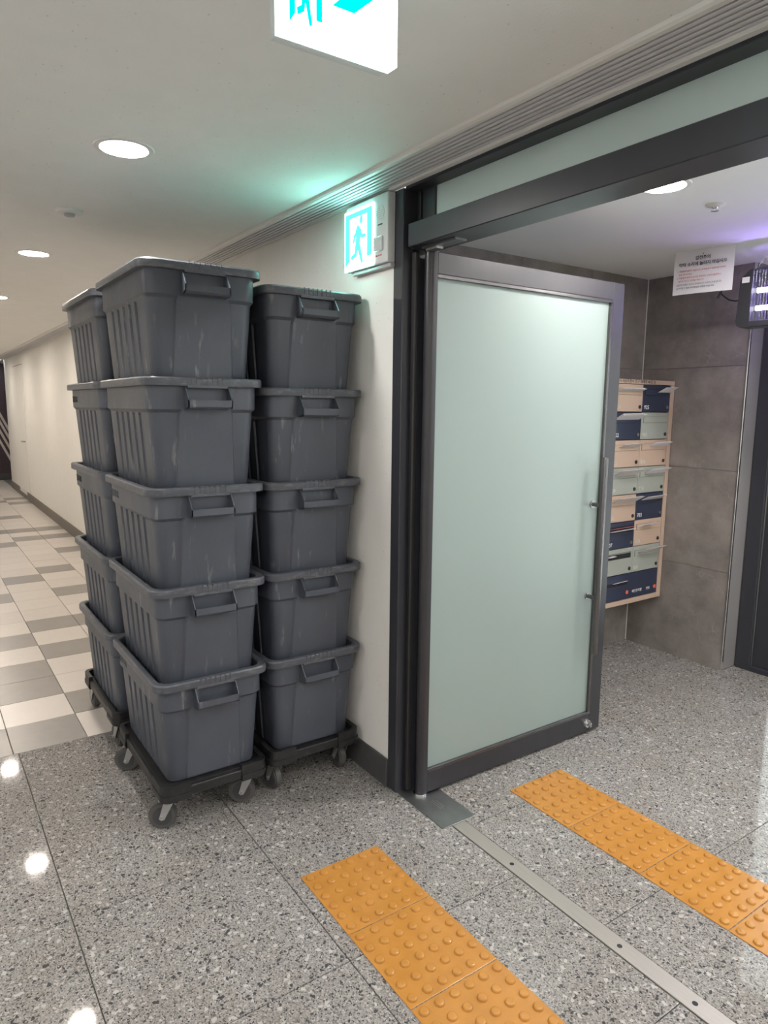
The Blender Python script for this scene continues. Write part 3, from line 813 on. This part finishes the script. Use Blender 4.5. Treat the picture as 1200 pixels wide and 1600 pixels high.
# ================================================================== MAILBOXES (on the lobby side wall, facing +X)
FX = -2.50
mb = empty('mailbox_cabinet', (FX, 1.742, .352)); tag(mb, 'wall mounted apartment mailbox cabinet with tan, navy and sage doors', 'mailboxes')
MY0, MZ0 = 1.742, .352
def mpart(n, x0, x1, y0, y1, z0, z1, M, par=mb, b=.0015, off=(0, 0, 0)):
    return box(n, x0-FX, x1-FX, y0-MY0, y1-MY0, z0-MZ0, z1-MZ0, M, par, b)
mpart('case', -2.728, FX-.022, 1.745, 2.336, .355, 1.677, M_tan)
mpart('frame_top', FX-.024, FX+.004, 1.742, 2.338, 1.655, 1.681, M_tan)
mpart('frame_bottom', FX-.024, FX+.004, 1.742, 2.338, .352, .381, M_tan)
mpart('frame_side', FX-.024, FX+.004, 2.304, 2.338, .381, 1.655, M_tan)
mpart('frame_side', FX-.024, FX+.004, 1.742, 1.776, .381, 1.655, M_tan)
mpart('door_gap_panel', FX-.026, FX-.014, 1.776, 2.304, .381, 1.655, M_slot)
mtxt = lambda y, z: frame_mtx((.0006, y-MY0, z-MZ0), (0, 1, 0), (0, 0, 1))
text('address_lettering', '04619 서울특별시 중구 퇴계로 46길 25', .0235, M_print_dark, mb, frame_mtx((.0046, 1.772-MY0, 1.6615-MZ0), (0, 1, 0), (0, 0, 1)))
rows = [(('T', '924'), ('N', '925')), (('N', '902'), ('G', '903')), (('T', '805'), ('T', '806')), (('G', '709'), ('G', '710')),
        (('T', '702'), ('N', '703')), (('N', '607'), ('T', '608')), (('G', ''), ('G', '601'))]
MM = {'T': M_tan, 'N': M_navy, 'G': M_sage}
cols = [(1.777, 2.040), (2.040, 2.303)]
for r, row in enumerate(rows):
    zt = 1.655 - .1592*r; zb = zt - .1592
    for c, (kc, num) in enumerate(row):
        y0, y1 = cols[c]; M_ = MM[kc]
        d = mpart('mailbox_door', FX-.016, FX, y0+.0012, y1-.0012, zb+.0022, zt-.0022, M_)
        op = (r, c) in ((5, 0), (6, 0))
        # letter slot: recess + flap
        mpart('slot_recess', FX-.004, FX+.0006, y0+.018, y1-.018, zt-.062, zt-.026, M_slot, d, 0)
        if op:
            bm = bmesh.new(); yl, yr = y0+.019-MY0, y1-.019-MY0; zz0 = zt-.028-MZ0
            loft_bm(bm, [[(.001, yl, zz0), (.001, yr, zz0), (-.014, yr, zz0-.030), (-.014, yl, zz0-.030)], [(.003, yl, zz0), (.003, yr, zz0), (-.012, yr, zz0-.030), (-.012, yl, zz0-.030)]])
            link('slot_flap', bmesh_to('slot_flap', bm), M_, d)
        else:
            mpart('slot_flap', FX+.0004, FX+.0034, y0+.019, y1-.019, zt-.061, zt-.027, M_, d, .001)
        lk_ = cyl('lock', (0, y1-.026-MY0, zb+.030-MZ0), (.0045, y1-.026-MY0, zb+.030-MZ0), .0105, M_brass if kc != 'N' else M_steel, d, n=16)
        if num: text('number', num, .032, M_print_white if kc == 'N' else M_print_pale, d, mtxt(y0+.016, zb+.018))
zt = 1.655 - .1592*7
d = mpart('mailbox_door', FX-.016, FX, 1.7782, 2.3018, .3832, zt-.0022, M_navy)
for y_, z_ in ((2.005, .425), (2.278, .425)): cyl('lock', (0, y_-MY0, z_-MZ0), (.0045, y_-MY0, z_-MZ0), .0115, M_orange, d, n=18)
text('label_lettering', '폐건전지함', .021, M_print_white, d, mtxt(2.055, .415))
text('label_lettering', '반송', .021, M_print_white, d, mtxt(2.195, .415))
mpart('slot_recess', FX-.004, FX+.0006, 1.80, 2.0, zt-.066, zt-.046, M_slot, d, 0)
# mail sticking out of the slots: each letter a thin folded sheet
def letter(row, y0, y1, out, lift, label, M, twist=0.0, droop=0.0, n=2, zoff=0.0):
    z = 1.655 - .1592*row - .050 + zoff
    lt = empty('letter', (FX-.055, (y0+y1)/2, z)); tag(lt, label, 'letter', 'mail in the mailbox slots')
    for i in range(n):
        bm = bmesh.new(); w = (y1-y0)/2*(1-.08*i); t = .0014
        lo = []; Lx = .055 + out
        for s in range(5):
            u = s/4; xx = u*Lx; zz = (lift - droop*.5)*max(0, u-.45)/.55 + .0035*i
            lo.append([(xx, -w + twist*u - .01*i, zz), (xx, w + twist*u - .01*i, zz + .004*u), (xx, w + twist*u - .01*i, zz+.004*u+t), (xx, -w + twist*u - .01*i, zz+t)])
        loft_bm(bm, lo); link('sheet', bmesh_to('sheet', bm), M[i % len(M)], lt)
    return lt
letter(0, 1.81, 2.02, 0.040, 0.025, 'grey-white mail hanging out of the top left tan mailbox', [M_env, M_paper], .0, .012)
letter(0, 2.17, 2.29, 0.053, 0.033, 'white envelope tilting out of the navy mailbox numbered 925', [M_paper], .012, 0, 1)
letter(1, 1.80, 2.01, 0.053, 0.033, 'thick wad of white mail in the navy mailbox of the second row', [M_paper, M_env], .005, 0, 3)
letter(2, 1.84, 2.01, 0.043, 0.027, 'white sheet slanting out of the left tan mailbox of the third row', [M_env], .01, .0, 1)
letter(2, 2.12, 2.28, 0.050, 0.031, 'white mail poking out of the tan mailbox numbered 806', [M_paper, M_env], .012, .0, 2)
letter(3, 1.81, 2.01, 0.059, 0.037, 'pale mail sticking out of the sage mailbox numbered 709', [M_env, M_env], .012, 0, 2)
letter(3, 2.09, 2.28, 0.056, 0.035, 'white mail sticking out of the sage mailbox numbered 710', [M_paper, M_env], .012, .0, 2)
letter(4, 1.80, 2.02, 0.062, 0.038, 'pale mail sticking out of the tan mailbox numbered 702', [M_env], .015, .0, 2)
letter(4, 2.09, 2.28, 0.046, 0.029, 'printed white leaflet in the navy mailbox numbered 703', [M_env, M_paper], .0, .0, 2)
letter(5, 1.81, 2.01, 0.019, 0.012, 'pink envelope lying in the open slot of the navy mailbox numbered 607', [M_pink, M_paper], .0, .0, 1, .004)
letter(5, 1.80, 2.02, 0.028, 0.017, 'white papers under the pink envelope in the mailbox numbered 607', [M_paper], .0, .006, 2, -.012)
letter(5, 2.07, 2.20, 0.043, 0.027, 'white sheet sticking out of the tan mailbox numbered 608', [M_paper], .006, .0, 1)
letter(6, 1.80, 1.86, 0.025, 0.015, 'crumpled white paper at the open slot of the lower left sage mailbox', [M_paper], .0, .01, 2)
letter(6, 2.08, 2.28, 0.059, 0.037, 'pale mail sticking out of the lower right sage mailbox', [M_env], .014, .0, 2)
letter(7, 1.86, 1.98, 0.019, 0.012, 'thin white envelope in the slot of the wide navy bottom mailbox', [M_paper], .006, .0, 1, -.006)

# ================================================================== NOTICE, ZAPPER
pn = empty('paper_notice', (-2.195, 1.80, HL)); pn.rotation_euler = (0, 0, math.atan2(.055, .285))
tag(pn, 'white printed paper notice hanging from the lobby ceiling', 'notice')
bm = bmesh.new(); PWd, PH = .288, .212
lo = []
for s in range(9):
    u = s/8*PWd; bow = -.010*math.sin(PI*s/8)
    lo.append([(u, bow, -PH), (u, bow+.0006, -PH), (u, bow*.3+.0006, -.001), (u, bow*.3, -.001)])
loft_bm(bm, lo); link('sheet', bmesh_to('sheet', bm, True), M_paper, pn)
def ptext(s, size, u, zz, M, align='LEFT', b=0):
    o_ = text('printed_line', s, size, M, pn, frame_mtx((u, -.0125, zz), (1, 0, 0), (0, 0, 1)), align, .0002, b)
ptext('※', .013, PWd/2, -.030, M_print_dark, 'CENTER')
ptext('감전주의', .020, PWd/2, -.050, M_print_dark, 'CENTER', .0004)
ptext('딱딱 소리에 놀라지 마십시오', .0195, PWd/2, -.077, M_print_dark, 'CENTER', .0004)
ptext('1. 여름철에 벌레가 많습니다. 전격살충기 감전으로 인하여', .0098, .022, -.104, M_print_red)
ptext('   손을 대지마세요', .0098, .022, -.120, M_print_red)
ptext('2. 여름철에 벌레가 감기면 딱딱하는 소리가 발생하니', .0098, .022, -.136, M_print_red)
ptext('   놀라지 마시고 양해를 바랍니다', .0098, .022, -.152, M_print_red)
ptext('(감전에 위험이 있으니 주의하시고 소리가 크게 납니다', .0098, .022, -.170, M_print_dark)
ptext('놀라지말고 벌레 퇴치중임을 양해해 주십시오)', .0098, .022, -.186, M_print_dark)
bpy.context.view_layer.update()

zp = empty('insect_zapper', (-1.885, 1.90, 1.905)); zp.rotation_euler = (0, 0, R_(6)); tag(zp, 'black electric insect zapper with violet tubes hanging by a chain', 'insect zapper')
ZW, ZH, ZD = .46, .268, .10
def endcap(x0, x1):
    bm = bmesh.new(); pr = []
    pr = [(-ZD/2, .012), (-ZD/2+.012, 0), (ZD/2-.012, 0), (ZD/2, .012), (ZD/2, ZH-.05), (ZD/2-.02, ZH-.008), (ZD/2-.03, ZH), (-ZD/2+.03, ZH), (-ZD/2+.02, ZH-.008), (-ZD/2, ZH-.05)]
    loft_bm(bm, [[(x0, y_, z_) for y_, z_ in pr], [(x1, y_, z_) for y_, z_ in pr]])
    return link('end_cap', bmesh_to('end_cap', bm), M_dk, zp)
M_dk = mat('zapper_black_plastic', (.022, .022, .027), .5)
bm = bmesh.new()
pr = [(.0, .028), (.006, .008), (.022, 0), (.062, 0), (.062, ZH), (.046, ZH-.006), (.016, ZH-.034), (.008, ZH-.055)]
loft_bm(bm, [[(x_, -ZD/2, z_) for x_, z_ in pr], [(x_, ZD/2, z_) for x_, z_ in pr]])
link('end_cap', bmesh_to('end_cap', bm), M_dk, zp)
bm = bmesh.new(); pr2 = [(ZW-x_, z_) for x_, z_ in pr]
loft_bm(bm, [[(x_, -ZD/2, z_) for x_, z_ in pr2], [(x_, ZD/2, z_) for x_, z_ in pr2]])
link('end_cap', bmesh_to('end_cap', bm), M_dk, zp)
box('bottom_tray', .06, ZW-.06, -ZD/2, ZD/2, .0, .028, M_dk, zp, .003)
box('top_plate', .06, ZW-.06, -ZD/2+.015, ZD/2-.015, ZH-.012, ZH, M_dk, zp, .003)
box('white_sticker', .016, .050, -ZD/2-.0006, -ZD/2+.001, ZH-.062, ZH-.036, M_paper, zp)
for z_ in (.090, .172):
    cyl('lamp_tube', (.088, 0, z_), (ZW-.088, 0, z_), .0115, M_uv, zp, n=18)
    for a_, b_ in ((.070, .090), (ZW-.09, ZW-.07)): cyl('tube_end', (a_, 0, z_), (b_, 0, z_), .012, M_uvw, zp, n=18)
bm = bmesh.new(); M_wire = mat('zapper_wire', (.12, .12, .14), .35, .8)
i_ = .066
while i_ < ZW-.062:
    for yy in (-ZD/2+.003, ZD/2-.003): cyl_bm(bm, (i_, yy, .02), (i_, yy, ZH-.008), .0009, n=4)
    i_ += .0135
for z_ in [.04 + .028*q for q in range(8)]:
    for yy in (-ZD/2+.003, ZD/2-.003): cyl_bm(bm, (.06, yy, z_), (ZW-.06, yy, z_), .0009, n=4)
wg = link('guard_grid', bmesh_to('guard_grid', bm), M_wire, zp); wg['kind'] = 'stuff'
bm = bmesh.new()
for q in range(10):
    xx = .07 + q*(ZW-.14)/9; cyl_bm(bm, (xx, .02, .05), (xx, .02, ZH-.03), .0016, n=6)
link('shock_grid', bmesh_to('shock_grid', bm), M_wire, zp)
bm = bmesh.new()
def chain(p0, p1, nl):
    p0 = Vector(p0); p1 = Vector(p1)
    for q in range(nl):
        a_ = p0.lerp(p1, q/nl); b_ = p0.lerp(p1, (q+1.25)/nl); d_ = (b_-a_); side = d_.cross(Vector((0, 1, 0)) if q % 2 else Vector((.9, .1, .4))).normalized()*.0045
        pts = [a_ + d_*.5 + d_*.5*math.cos(t*PI/5) + side*math.sin(t*PI/5) for t in range(11)]
        tube_bm(bm, pts, .0011, 5)
topz = HL - 1.905
chain((.050, 0, ZH-.002), (ZW/2-.08, 0, topz), 13); link('hanging_chain', bmesh_to('hanging_chain', bm, True), M_chrome, zp)
bm = bmesh.new(); chain((ZW-.050, 0, ZH-.002), (ZW/2+.08, 0, topz), 13); link('hanging_chain', bmesh_to('hanging_chain', bm, True), M_chrome, zp)
bm = bmesh.new()
tube_bm(bm, [(.004, .0, .135), (-.03, .0, .134), (-.06, .004, .142), (-.085, .01, .158), (-.105, .012, .176), (-.112, .012, .21), (-.115, .012, .395)], .0034, 8)
link('power_cord', bmesh_to('power_cord', bm, True), M_gasket, zp)
cyl('cord_clip', (-.116, .002, .155), (-.107, .006, .185), .006, M_gasket, zp, n=10)
